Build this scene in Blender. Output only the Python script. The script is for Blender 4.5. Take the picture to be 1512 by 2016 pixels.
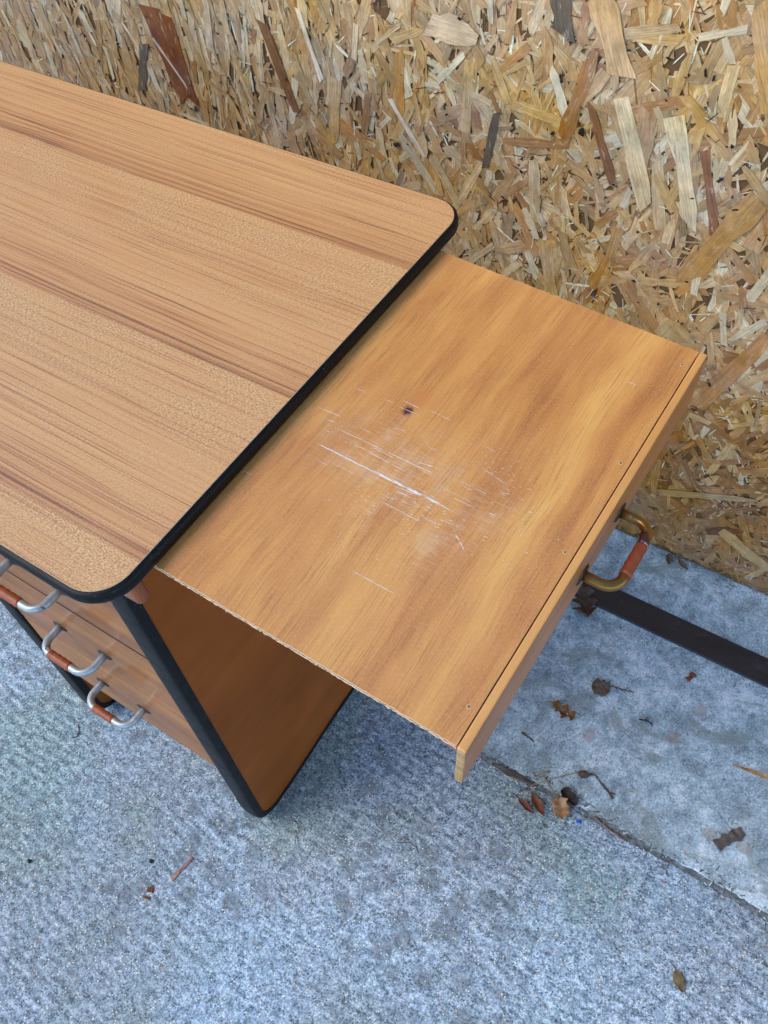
import bpy, bmesh, math, random
import numpy as np
from mathutils import Matrix, Vector
PI = math.pi
for o in list(bpy.data.objects): bpy.data.objects.remove(o)
scene = bpy.context.scene
C = scene.collection

# ------------------------------------------------------------------ camera
cam_d = bpy.data.cameras.new('camera'); cam = bpy.data.objects.new('camera', cam_d); C.objects.link(cam)
right = Vector((0.83574, 0.54336, -0.07933)); down = Vector((0.40033, -0.70177, -0.58928)); fwd = Vector((-0.37586, 0.46073, -0.80403))
M = Matrix((right, -down, -fwd)).transposed().to_4x4(); M.translation = Vector((0.40705, -0.14690, 1.33241))
cam.matrix_world = M
cam_d.sensor_fit = 'HORIZONTAL'; cam_d.sensor_width = 36.0; cam_d.lens = 42.123
cam_d.clip_start = 0.01; cam_d.clip_end = 200
scene.camera = cam
scene.render.resolution_x = 768; scene.render.resolution_y = 1024

# ------------------------------------------------------------------ light
SUN_EL, SUN_AZ = 48.0, 232.0          # azimuth clockwise from +Y
world = bpy.data.worlds.new('World'); scene.world = world; world.use_nodes = True
wn = world.node_tree; wn.nodes.clear()
sky = wn.nodes.new('ShaderNodeTexSky'); sky.sky_type = 'NISHITA'; sky.sun_disc = False
sky.sun_elevation = math.radians(SUN_EL); sky.sun_rotation = math.radians(SUN_AZ)
sky.air_density = 1.0; sky.dust_density = 0.0; sky.ozone_density = 3.0
bg = wn.nodes.new('ShaderNodeBackground'); bg.inputs['Strength'].default_value = 0.15
wo = wn.nodes.new('ShaderNodeOutputWorld')
wn.links.new(sky.outputs[0], bg.inputs[0]); wn.links.new(bg.outputs[0], wo.inputs[0])
sd = bpy.data.lights.new('sun', 'SUN'); sd.energy = 1.15; sd.angle = math.radians(38); sd.color = (1.0, 0.93, 0.84)
sun = bpy.data.objects.new('sun', sd); C.objects.link(sun)
el, az = math.radians(SUN_EL), math.radians(SUN_AZ)
sdir = Vector((math.sin(az)*math.cos(el), math.cos(az)*math.cos(el), math.sin(el)))
sun.rotation_euler = sdir.to_track_quat('Z', 'Y').to_euler(); sun.location = sdir*5
scene.cycles.use_adaptive_sampling = True; scene.cycles.adaptive_threshold = 0.035; scene.cycles.max_bounces = 5; scene.cycles.diffuse_bounces = 3; scene.cycles.glossy_bounces = 3; scene.cycles.transparent_max_bounces = 6
scene.view_settings.view_transform = 'Standard'; scene.view_settings.look = 'None'
scene.view_settings.exposure = 1.08; scene.view_settings.gamma = 1.0
scene.view_settings.use_curve_mapping = False

# ------------------------------------------------------------------ helpers
def lin(r, g, b):
    f = lambda c: (c/255/12.92 if c/255 <= .04045 else ((c/255+.055)/1.055)**2.4)
    return (f(r), f(g), f(b), 1.0)

def under(E):
    # surface colour that looks like the given sRGB value in this daylight
    def f(r, g, b):
        c = lin(r, g, b); return tuple(min(.88, c[i]/E[i]) for i in range(3))+(1.0,)
    return f
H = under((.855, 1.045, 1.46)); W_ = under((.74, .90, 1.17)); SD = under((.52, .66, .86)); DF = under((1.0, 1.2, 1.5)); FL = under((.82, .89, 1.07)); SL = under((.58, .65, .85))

class NT:
    def __init__(s, name):
        s.mat = bpy.data.materials.new(name); s.mat.use_nodes = True
        s.t = s.mat.node_tree; s.t.nodes.clear()
        s.out = s.t.nodes.new('ShaderNodeOutputMaterial')
        s.b = s.t.nodes.new('ShaderNodeBsdfPrincipled'); s.t.links.new(s.b.outputs[0], s.out.inputs[0])
    def put(s, inp, v):
        if v is None: return
        if isinstance(v, bpy.types.NodeSocket): s.t.links.new(v, inp)
        else: inp.default_value = v
    def set(s, **k):
        for n, v in k.items(): s.put(s.b.inputs[n.replace('_', ' ')], v)
    def pos(s):
        n = s.t.nodes.new('ShaderNodeTexCoord'); return n.outputs['Object']
    def attr(s, name, out='Color'):
        n = s.t.nodes.new('ShaderNodeAttribute'); n.attribute_name = name; return n.outputs[out]
    def map(s, v, sc=(1, 1, 1), loc=(0, 0, 0), rot=(0, 0, 0)):
        n = s.t.nodes.new('ShaderNodeMapping'); s.put(n.inputs['Vector'], v)
        n.inputs['Scale'].default_value = sc; n.inputs['Location'].default_value = loc; n.inputs['Rotation'].default_value = rot
        return n.outputs[0]
    dim = '3D'
    def noise(s, v, scale=1.0, detail=4.0, rough=.5, dist=0.0, out=0):
        n = s.t.nodes.new('ShaderNodeTexNoise'); n.noise_dimensions = s.dim; s.put(n.inputs['Vector'], v)
        n.inputs['Scale'].default_value = scale; n.inputs['Detail'].default_value = detail
        n.inputs['Roughness'].default_value = rough; n.inputs['Distortion'].default_value = dist
        return n.outputs[out]
    def voro(s, v, scale=1.0, out='Distance', rnd=1.0):
        n = s.t.nodes.new('ShaderNodeTexVoronoi'); n.voronoi_dimensions = s.dim; s.put(n.inputs['Vector'], v); n.inputs['Scale'].default_value = scale
        n.inputs['Randomness'].default_value = rnd
        return n.outputs[out]
    def m(s, op, a, b=None, c=None, clamp=False):
        n = s.t.nodes.new('ShaderNodeMath'); n.operation = op; n.use_clamp = clamp
        s.put(n.inputs[0], a)
        if b is not None: s.put(n.inputs[1], b)
        if c is not None: s.put(n.inputs[2], c)
        return n.outputs[0]
    def rng(s, v, a, b, c=0.0, d=1.0, smooth=False):
        n = s.t.nodes.new('ShaderNodeMapRange'); n.clamp = True
        if smooth: n.interpolation_type = 'SMOOTHSTEP'
        s.put(n.inputs[0], v)
        for i, q in enumerate((a, b, c, d)): s.put(n.inputs[i+1], q)
        return n.outputs[0]
    def ramp(s, v, stops, interp='LINEAR'):
        n = s.t.nodes.new('ShaderNodeValToRGB'); s.put(n.inputs[0], v); cr = n.color_ramp; cr.interpolation = interp
        while len(cr.elements) > 1: cr.elements.remove(cr.elements[-1])
        for i, (p, c) in enumerate(stops):
            e = cr.elements[0] if i == 0 else cr.elements.new(p)
            e.position = p; e.color = c if len(c) == 4 else (*c, 1)
        return n.outputs[0]
    def mix(s, f, a, b, mode='MIX'):
        n = s.t.nodes.new('ShaderNodeMix'); n.data_type = 'RGBA'; n.blend_type = mode
        s.put(n.inputs[0], f); s.put(n.inputs[6], a); s.put(n.inputs[7], b)
        return n.outputs[2]
    def sep(s, v):
        n = s.t.nodes.new('ShaderNodeSeparateXYZ'); s.put(n.inputs[0], v); return n.outputs
    def comb(s, x, y, z):
        n = s.t.nodes.new('ShaderNodeCombineXYZ')
        for i, q in enumerate((x, y, z)): s.put(n.inputs[i], q)
        return n.outputs[0]
    def bump(s, h, strength=.5, dist=.001, normal=None):
        n = s.t.nodes.new('ShaderNodeBump'); n.inputs['Strength'].default_value = strength; n.inputs['Distance'].default_value = dist
        s.put(n.inputs['Height'], h)
        if normal is not None: s.put(n.inputs['Normal'], normal)
        s.put(s.b.inputs['Normal'], n.outputs[0]); return n.outputs[0]
    def hsv(s, c, h=.5, sa=1.0, v=1.0):
        n = s.t.nodes.new('ShaderNodeHueSaturation')
        s.put(n.inputs['Hue'], h); s.put(n.inputs['Saturation'], sa); s.put(n.inputs['Value'], v); s.put(n.inputs['Color'], c)
        return n.outputs[0]

def mesh_obj(name, verts, faces, mats=(), parent=None, smooth=False, midx=None):
    me = bpy.data.meshes.new(name); me.from_pydata([tuple(v) for v in verts], [], [tuple(f) for f in faces]); 
    for mt in mats: me.materials.append(mt)
    if midx is not None: me.polygons.foreach_set('material_index', midx)
    if smooth: me.polygons.foreach_set('use_smooth', [True]*len(me.polygons))
    me.validate(); me.update()
    o = bpy.data.objects.new(name, me); C.objects.link(o)
    if parent: o.parent = parent
    return o
def bm_obj(name, bm, mats=(), parent=None, smooth=False):
    me = bpy.data.meshes.new(name); bmesh.ops.recalc_face_normals(bm, faces=bm.faces); bm.to_mesh(me); bm.free()
    for mt in mats: me.materials.append(mt)
    if smooth: me.polygons.foreach_set('use_smooth', [True]*len(me.polygons))
    o = bpy.data.objects.new(name, me); C.objects.link(o)
    if parent: o.parent = parent
    return o
def box_bm(bm, lo, hi, bevel=0.0, seg=2):
    r = bmesh.ops.create_cube(bm, size=1.0)
    for v in r['verts']:
        v.co = Vector([lo[i]+(hi[i]-lo[i])*(v.co[i]+.5) for i in range(3)])
    if bevel > 0:
        es = list({e for v in r['verts'] for e in v.link_edges})
        bmesh.ops.bevel(bm, geom=es, offset=bevel, segments=seg, profile=.5, affect='EDGES')
def box(name, lo, hi, mats, parent=None, bevel=0.0, seg=2):
    bm = bmesh.new(); box_bm(bm, lo, hi, bevel, seg); return bm_obj(name, bm, mats, parent, smooth=False)
def tag(o, label=None, cat=None, group=None, kind=None):
    if label: o['label'] = label
    if cat: o['category'] = cat
    if group: o['group'] = group
    if kind: o['kind'] = kind
    return o
def tube(path, rad, n=14, cap=True):
    """verts/faces of a tube along path; rad is a number or list"""
    P = [Vector(p) for p in path]; V = []; F = []
    up = None
    for i, p in enumerate(P):
        t = (P[min(i+1, len(P)-1)]-P[max(i-1, 0)]).normalized()
        if up is None:
            up = Vector((0, 0, 1)) if abs(t.z) < .9 else Vector((1, 0, 0))
        a = (up-t*up.dot(t)).normalized(); b = t.cross(a); up = a
        r = rad[i] if isinstance(rad, (list, tuple)) else rad
        for k in range(n):
            w = 2*PI*k/n; V.append(p+a*(r*math.cos(w))+b*(r*math.sin(w)))
    for i in range(len(P)-1):
        for k in range(n):
            F.append((i*n+k, i*n+(k+1) % n, (i+1)*n+(k+1) % n, (i+1)*n+k))
    if cap:
        F.append(tuple(range(n-1, -1, -1))); F.append(tuple((len(P)-1)*n+k for k in range(n)))
    return V, F

# ------------------------------------------------------------------ materials
def mat_laminate():
    s = NT('laminate_teak_print'); s.dim = '2D'; P = s.pos()
    w1 = s.noise(s.map(P, (.9, 4, 1)), 1.0, 2); w2 = s.noise(s.map(P, (9, 22, 1), (3, 1, 0)), 1.0, 2)
    x, y, z = s.sep(P)
    yy = s.m('ADD', y, s.m('ADD', s.m('MULTIPLY', s.m('SUBTRACT', w1, .5), .011), s.m('MULTIPLY', s.m('SUBTRACT', w2, .5), .0022)))
    Q = s.comb(x, yy, 0)
    t = s.m('FRACT', s.m('DIVIDE', s.m('ADD', yy, .0985), .1955))       # 0.78 = dark band
    band = s.ramp(t, [(0, (.10,)*3), (.06, (.04,)*3), (.3, (.06,)*3), (.40, (.22,)*3), (.46, (.1,)*3), (.60, (.10,)*3), (.70, (.03,)*3), (.742, (.05,)*3), (.758, (.82,)*3), (.785, (.60,)*3), (.80, (.80,)*3), (.818, (.22,)*3), (.84, (.40,)*3), (.87, (.2,)*3), (.90, (.36,)*3), (.95, (.16,)*3), (1, (.10,)*3)])
    st = s.noise(s.map(Q, (1.2, 260, 1)), 1.0, 3, .72)
    stm = s.rng(st, .36, .68)
    ln = s.noise(s.map(Q, (2.6, 480, 1), (7, 3, 0)), 1.0, 2, .6)
    lines = s.rng(ln, .56, .70)
    lnm = s.rng(s.noise(s.map(Q, (4, 26, 1), (1, 9, 0)), 1.0, 2), .34, .56)
    fl = s.noise(s.map(Q, (380, 980, 1)), 1.0, 1, .5)
    flm = s.rng(fl, .34, .66)
    flk = s.ramp(t, [(0, (.4,)*3), (.25, (.5,)*3), (.55, (1,)*3), (.74, (1,)*3), (.76, (.3,)*3), (.9, (.35,)*3), (1, (.4,)*3)])
    patch = s.rng(s.noise(s.map(Q, (12, 30, 1), (5, 5, 0)), 1.0, 2), .35, .65)
    dark = s.m('ADD', s.m('MULTIPLY', band, s.m('ADD', s.rng(stm, 0, 1, .30, .95), s.m('MULTIPLY', lines, .5))), s.m('MULTIPLY', stm, .15))
    dark = s.m('ADD', dark, s.m('MULTIPLY', s.m('MULTIPLY', lines, lnm), .62), clamp=True)
    fld = s.m('ADD', s.m('MULTIPLY', yy, 92), s.m('ADD', s.m('MULTIPLY', s.noise(s.map(P, (.7, 14, 1), (2, 8, 0)), 1.0, 2), 3.4), s.m('MULTIPLY', s.noise(s.map(P, (7, 40, 1), (6, 2, 0)), 1.0, 1), .40)))
    fr = s.m('FRACT', fld)
    brk = s.rng(s.noise(s.map(P, (7, 120, 1), (4, 4, 0)), 1.0, 2), .36, .60, .15, 1.0)
    ring = s.m('MULTIPLY', s.m('ADD', s.rng(fr, .0, .10, 1, 0), s.rng(fr, .90, 1.0, 0, .55)), brk)
    dark = s.m('ADD', dark, s.m('MULTIPLY', ring, .58), clamp=True)
    base = s.ramp(dark, [(0, H(206, 167, 124)), (.25, H(192, 148, 106)), (.55, H(162, 115, 82)), (1, H(122, 79, 58))])
    flamt = s.m('MULTIPLY', s.m('MULTIPLY', flk, s.m('ADD', .45, s.m('MULTIPLY', patch, .55))), .66)
    fcol = s.mix(flm, H(158, 116, 82), H(232, 200, 160))
    col = s.mix(flamt, base, fcol)
    sp = s.rng(s.voro(P, 55), .028, .02)
    col = s.mix(s.m('MULTIPLY', sp, s.rng(s.noise(P, 9), .58, .62)), col, lin(70, 45, 35))
    rg = s.rng(s.noise(s.map(P, (3, 3, 1)), 1.0, 4), .3, .7, .36, .50)
    s.set(Base_Color=col, Roughness=rg, Specular_IOR_Level=.45)
    s.bump(fl, .10, .0003)
    return s.mat

def mat_ply(scuff=True):
    s = NT('varnished_plywood'); s.dim = '2D'; P = s.pos(); x, y, z = s.sep(P)
    w = s.noise(s.map(P, (3, 2.2, 1)), 1.0, 3); w2 = s.noise(s.map(P, (10, 6, 1), (3, 8, 0)), 1.0, 2)
    xx = s.m('ADD', x, s.m('ADD', s.m('MULTIPLY', s.m('SUBTRACT', w, .5), .034), s.m('MULTIPLY', s.m('SUBTRACT', w2, .5), .006)))
    # curl in the far right corner
    Q = s.comb(xx, y, 0)
    broad = s.noise(s.map(Q, (22, 1.3, 1)), 1.0, 3, .5)
    fine = s.noise(s.map(Q, (190, 6, 1), (2, 5, 0)), 1.0, 3, .65)
    fig = s.noise(s.map(Q, (45, 14, 1), (9, 2, 0), (0, 0, .5)), 1.0, 3)
    v = s.m('ADD', s.m('MULTIPLY', broad, .60), s.m('ADD', s.m('MULTIPLY', fine, .16), s.m('MULTIPLY', fig, .26)))
    col = s.ramp(s.rng(v, .30, .76), [(0, H(166, 111, 66)), (.28, H(189, 133, 77)), (.5, H(203, 150, 88)), (.72, H(212, 162, 95)), (1, H(226, 183, 110))])
    pore = s.noise(s.map(Q, (760, 22, 1)), 1.0, 2, .6)
    pm = s.m('MULTIPLY', s.rng(pore, .50, .70), s.rng(s.noise(s.map(Q, (30, 9, 1), (4, 4, 0)), 1.0, 2), .3, .65, .25, 1))
    gold = s.m('MULTIPLY', s.rng(x, .16, .02, 0, 1, True), s.rng(y, .34, .10, 0, 1, True))
    col = s.mix(s.m('MULTIPLY', gold, .55), col, s.mix(1.0, col, (1.0, .96, .62, 1), 'MULTIPLY'))
    col = s.mix(s.m('MULTIPLY', pm, .46), col, H(134, 86, 52))
    silk = s.noise(s.map(Q, (800, 420, 1), (1, 7, 0)), 1.0, 1)
    col = s.mix(s.rng(silk, .42, .72, 0, .20), col, H(238, 194, 132))
    rg = s.rng(s.noise(P, 7, 5), .3, .7, .30, .44)
    if scuff:
        # knot with a reddish halo and worn, whitened varnish around the scratches
        dx = s.m('SUBTRACT', x, 0.0878); dy = s.m('SUBTRACT', y, 0.2969)
        d = s.m('SQRT', s.m('ADD', s.m('POWER', s.m('MULTIPLY', dx, 1.0), 2), s.m('POWER', s.m('MULTIPLY', dy, .8), 2)))
        dw = s.m('ADD', d, s.m('MULTIPLY', s.m('SUBTRACT', s.noise(P, 260, 3), .5), .004))
        hal = s.rng(s.m('SQRT', s.m('ADD', s.m('POWER', s.m('SUBTRACT', x, 0.0908), 2), s.m('POWER', s.m('MULTIPLY', s.m('SUBTRACT', y, 0.3159), .55), 2))), .013, .003, 0, .35, True)
        col = s.mix(hal, col, H(192, 112, 58))
        col = s.mix(s.rng(dw, .0066, .0038, 0, .7, True), col, H(146, 88, 60))
        col = s.mix(s.rng(dw, .0040, .0028), col, H(74, 42, 40))
        def blob(cx, cy, rx, ry):
            return s.rng(s.m('SQRT', s.m('ADD', s.m('POWER', s.m('DIVIDE', s.m('SUBTRACT', x, cx), rx), 2), s.m('POWER', s.m('DIVIDE', s.m('SUBTRACT', y, cy), ry), 2))), 1.0, .15, 0, 1, True)
        area = blob(.11, .24, .11, .07)
        for b in ((.115, .2, .02, .05), (.085, .27, .02, .03), (.2, .235, .04, .05), (.18, .19, .035, .06)):
            area = s.m('MAXIMUM', area, blob(*b))
        sc = s.rng(s.noise(s.map(P, (40, 520, 1)), 1.0, 3, .6), .50, .72)
        sm = s.rng(s.noise(s.map(P, (60, 34, 1), (2, 2, 0)), 1.0, 4), .46, .68)
        hz = s.m('MULTIPLY', area, s.m('ADD', s.m('MULTIPLY', sm, .17), s.m('MULTIPLY', sc, .22)))
        col = s.mix(hz, col, H(236, 218, 206))
        tick = s.m('MULTIPLY', s.rng(s.voro(s.map(P, (60, 300, 1)), 1.0), .10, .05), s.rng(s.noise(P, 22, 2), .5, .62))
        col = s.mix(s.m('MULTIPLY', s.m('MULTIPLY', tick, blob(.17, .22, .14, .14)), .8), col, H(248, 238, 226))
        rg = s.m('ADD', rg, s.m('MULTIPLY', hz, .5))
    col = s.hsv(col, sa=.99)
    s.set(Base_Color=col, Roughness=rg, Specular_IOR_Level=.5, Coat_Weight=.25, Coat_Roughness=.22)
    s.bump(s.m('SUBTRACT', s.noise(P, 30, 2), s.m('MULTIPLY', pm, .7)), .12, .0006)
    return s.mat

def mat_wood(name, c0, c1, c2, axis='x', coat=.0, rough=.4, pore=.5, seed=0.0, scale=1.0, spots=False, spec=.45):
    s = NT(name); P = s.pos()
    sc = {'x': (1.6, 40, 40), 'y': (40, 1.6, 40), 'z': (40, 40, 1.6)}[axis]
    sf = {'x': (60, 900, 900), 'y': (900, 60, 900), 'z': (900, 900, 60)}[axis]
    w = s.noise(s.map(P, tuple(2+3*(a > 5) for a in sc), (seed, seed, seed)), 1.0, 3, out=1)
    Pw = s.mix(.035, P, w)
    a = s.noise(s.map(Pw, tuple(q*scale for q in sc), (seed, 2*seed, seed)), 1.0, 5, .58)
    b = s.noise(s.map(P, (9, 9, 9), (seed, seed, 0)), 1.0, 3)
    v = s.m('ADD', s.m('MULTIPLY', a, .7), s.m('MULTIPLY', b, .3))
    col = s.ramp(s.rng(v, .34, .66), [(0, c0), (.5, c1), (1, c2)])
    p = s.rng(s.noise(s.map(P, sf), 1.0, 2), .56, .72)
    col = s.mix(s.m('MULTIPLY', p, pore), col, s.hsv(col, v=.55))
    if spots:
        d = s.m('ADD', s.voro(P, 14), s.m('MULTIPLY', s.m('SUBTRACT', s.noise(P, 300, 2), .5), .05))
        col = s.mix(s.rng(d, .075, .035, 0, .8), col, s.hsv(col, v=.35)); col = s.hsv(col, v=s.rng(s.noise(P, 5, 4, .6), .3, .7, .82, 1.18))
    s.set(Base_Color=col, Roughness=rough, Coat_Weight=coat, Coat_Roughness=.12, Specular_IOR_Level=spec)
    s.bump(s.noise(P, 55, 3), .10 if coat else .15, .0006)
    return s.mat

def mat_rubber():
    s = NT('black_rubber_edging'); P = s.pos()
    n = s.noise(P, 38, 5, .6); sp = s.rng(s.noise(P, 340, 3), .60, .70)
    col = s.mix(s.rng(n, .45, .75), lin(5, 6, 8), lin(12, 13, 16))
    dust = s.m('MULTIPLY', sp, s.rng(s.noise(P, 18, 3), .50, .64))
    col = s.mix(s.m('MULTIPLY', dust, .45), col, lin(90, 96, 98))
    s.set(Base_Color=col, Roughness=s.rng(n, .3, .7, .40, .55), Specular_IOR_Level=.24)
    s.bump(s.noise(P, 220, 4), .12, .0004)
    return s.mat

def mat_metal(name, col_metal, chip, rust, rough=.3, metallic=1.0, chip_lo=.62, rust_lo=.64):
    s = NT(name); P = s.pos()
    n = s.noise(P, 110, 5, .65); n2 = s.noise(P, 38, 3, .6)
    f1 = s.rng(n2, chip_lo, chip_lo+.05); 
    pits = s.m('MULTIPLY', s.rng(n, rust_lo, rust_lo+.06), s.rng(s.noise(P, 24, 2), .40, .56))
    col = s.mix(f1, s.mix(s.rng(n, .3, .7), col_metal, s.hsv(col_metal, v=.75)), chip)
    col = s.mix(pits, col, rust)
    s.set(Base_Color=col, Metallic=s.m('MULTIPLY', s.m('SUBTRACT', 1, pits), metallic), Roughness=s.m('ADD', rough, s.m('MULTIPLY', pits, .4)))
    s.bump(s.m('SUBTRACT', n2, pits), .25, .0004)
    return s.mat

def mat_sleeve(name, c0, c1, dark):
    s = NT(name); P = s.pos()
    n = s.noise(P, 70, 5, .6); k = s.m('MULTIPLY', s.rng(s.noise(P, 260, 3), .62, .70), s.rng(s.noise(P, 45, 2), .48, .6))
    col = s.mix(s.rng(n, .35, .65), c0, c1); col = s.mix(k, col, dark)
    s.set(Base_Color=col, Roughness=.42, Specular_IOR_Level=.4); s.bump(n, .2, .0005)
    return s.mat

def mat_osb():
    s = NT('osb_strand'); c = s.attr('col'); f = s.attr('fuv', 'Vector')
    u, v, w = s.sep(f)
    Q = s.comb(s.m('MULTIPLY', u, 20), s.m('MULTIPLY', v, 520), s.m('MULTIPLY', w, 97))
    g = s.noise(Q, 1.0, 3, .66)
    Q2 = s.comb(s.m('MULTIPLY', u, 55), s.m('MULTIPLY', v, 160), s.m('MULTIPLY', w, 31))
    st = s.noise(Q2, 1.0, 3, .62)
    Q3 = s.comb(s.m('MULTIPLY', u, 90), s.m('MULTIPLY', v, 1500), s.m('MULTIPLY', w, 53))
    fi = s.noise(Q3, 1.0, 1, .5)
    col = s.hsv(c, v=s.rng(g, .3, .7, .70, 1.22))
    col = s.mix(s.rng(st, .55, .78, 0, .65), col, s.mix(w, W_(134, 92, 54), W_(112, 96, 80)))
    col = s.mix(s.rng(st, .42, .24, 0, .55), col, W_(214, 206, 188))
    col = s.mix(s.rng(fi, .60, .74, 0, .40), col, W_(104, 76, 52))
    P = s.pos(); we = s.noise(P, 9, 2, .6); we2 = s.noise(s.map(P, (1, 1, 1), (3, 1, 4)), 38, 3, .65)
    col = s.hsv(col, sa=s.rng(we, .35, .65, 1.12, .86), v=s.rng(we2, .32, .68, .74, 1.10))
    s.set(Base_Color=col, Roughness=s.rng(g, .3, .7, .36, .60), Specular_IOR_Level=.5)
    s.bump(g, .4, .0006)
    return s.mat

def mat_simple(name, col, rough=.6, **k):
    s = NT(name); s.set(Base_Color=col, Roughness=rough, **k); return s.mat

def mat_attr(name, rough=.7, att='col'):
    s = NT(name); P = s.pos(); c = s.attr(att)
    s.set(Base_Color=s.hsv(c, v=s.rng(s.noise(P, 300, 3), .3, .7, .7, 1.25)), Roughness=rough); return s.mat

def mat_concrete_rough():
    s = NT('rough_concrete'); s.dim = '2D'; P = s.pos(); x, y, z = s.sep(P)
    big = s.noise(P, 3.1, 3, .55); mid = s.noise(s.map(P, (1, 1.3, 1), (4, 1, 0)), 22, 4, .62)
    wob = s.noise(s.map(P, (7, 7, 1), (2, 2, 0)), 1.0, 2, .5)
    wob2 = s.noise(s.map(P, (30, 30, 1)), 1.0, 2)
    ph = s.m('ADD', s.m('ADD', y, s.m('MULTIPLY', x, .08)), s.m('ADD', s.m('MULTIPLY', s.m('SUBTRACT', wob, .5), .030), s.m('MULTIPLY', s.m('SUBTRACT', wob2, .5), .010)))
    row = s.m('SINE', s.m('MULTIPLY', ph, 2*PI/.0150))
    dash = s.rng(s.noise(s.map(P, (42, 60, 1), (3, 0, 0)), 1.0, 2), .40, .62)
    ramt = s.rng(s.noise(s.map(P, (1, 1, 1), (8, 3, 0)), 3.4, 2), .44, .62, .06, 1.0)
    rip = s.m('MULTIPLY', s.m('MULTIPLY', row, dash), ramt)
    blot = s.noise(s.map(P, (70, 105, 1)), 1.0, 4, .72)
    sp = s.noise(P, 560, 1, .6)
    sp2 = s.noise(P, 250, 3, .75)
    h = s.m('ADD', s.m('MULTIPLY', rip, .062), s.m('ADD', s.m('MULTIPLY', blot, .46), s.m('ADD', s.m('MULTIPLY', sp2, .44), s.m('MULTIPLY', sp, .24))))
    v = s.rng(h, .41, .73)
    col = s.ramp(v, [(0, FL(64, 78, 94)), (.22, FL(94, 114, 136)), (.42, FL(126, 149, 175)), (.62, FL(154, 178, 206)), (.82, FL(180, 203, 230)), (1, FL(212, 231, 248))])
    tone = s.noise(s.map(P, (1, 1, 1), (12, 4, 0)), 2.6, 4, .6)
    col = s.hsv(col, sa=s.rng(tone, .36, .62, .66, 1.0), v=s.rng(tone, .35, .65, .82, 1.08))
    moss = s.rng(big, .48, .66, 0, .75)
    col = s.mix(moss, col, s.mix(1.0, col, (.74, .78, .62, 1), 'MULTIPLY'))
    col = s.mix(s.rng(mid, .52, .70, 0, .30), col, FL(112, 130, 148))
    vd = s.m('ADD', s.voro(s.map(P, (1, 1, 0), (.3, .1, 0)), 22), s.m('MULTIPLY', s.m('SUBTRACT', s.noise(P, 150, 2), .5), .16))
    spot = s.m('MULTIPLY', s.rng(s.m('ADD', vd, s.m('MULTIPLY', s.noise(s.map(P, (1, 1, 1), (3, 9, 0)), 34, 3, .6), .5)), .63, .47), s.m('MAXIMUM', s.rng(s.noise(s.map(P, (1, 1, 1), (1, 6, 0)), 5, 1), .56, .62), s.rng(s.m('ADD', s.m('POWER', s.m('MULTIPLY', s.m('SUBTRACT', x, .17), 6.5), 2), s.m('POWER', s.m('MULTIPLY', s.m('SUBTRACT', y, .07), 8), 2)), 1.0, .4)))
    col = s.mix(s.m('MULTIPLY', spot, .52), col, H(92, 108, 128))
    pit = s.m('MULTIPLY', s.rng(s.voro(s.map(P, (1, 1.5, 1), (0, 0, 0), (0, 0, .5)), 150), .24, .14), s.rng(s.noise(P, 48, 2), .48, .58))
    col = s.mix(s.m('MULTIPLY', pit, .75), col, H(40, 52, 68))
    pale = s.m('MULTIPLY', s.rng(s.voro(s.map(P, (1, 1, 0), (.7, .2, 0)), 150), .17, .11), s.rng(s.noise(s.map(P, (1, 1, 1), (3, 3, 0)), 70, 1), .55, .62))
    col = s.mix(pale, col, H(236, 242, 246))
    rust = s.m('MULTIPLY', s.rng(s.voro(s.map(P, (1, 1, 0), (.1, .6, 0)), 60), .09, .06), s.rng(s.noise(s.map(P, (1, 1, 1), (9, 1, 0)), 25, 1), .58, .62))
    col = s.mix(rust, col, H(176, 140, 120))
    s.set(Base_Color=col, Roughness=s.rng(v, 0, 1, .62, .80), Specular_IOR_Level=.5)
    s.bump(s.m('SUBTRACT', h, s.m('MULTIPLY', pit, .3)), .50, .0030)
    return s.mat

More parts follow.
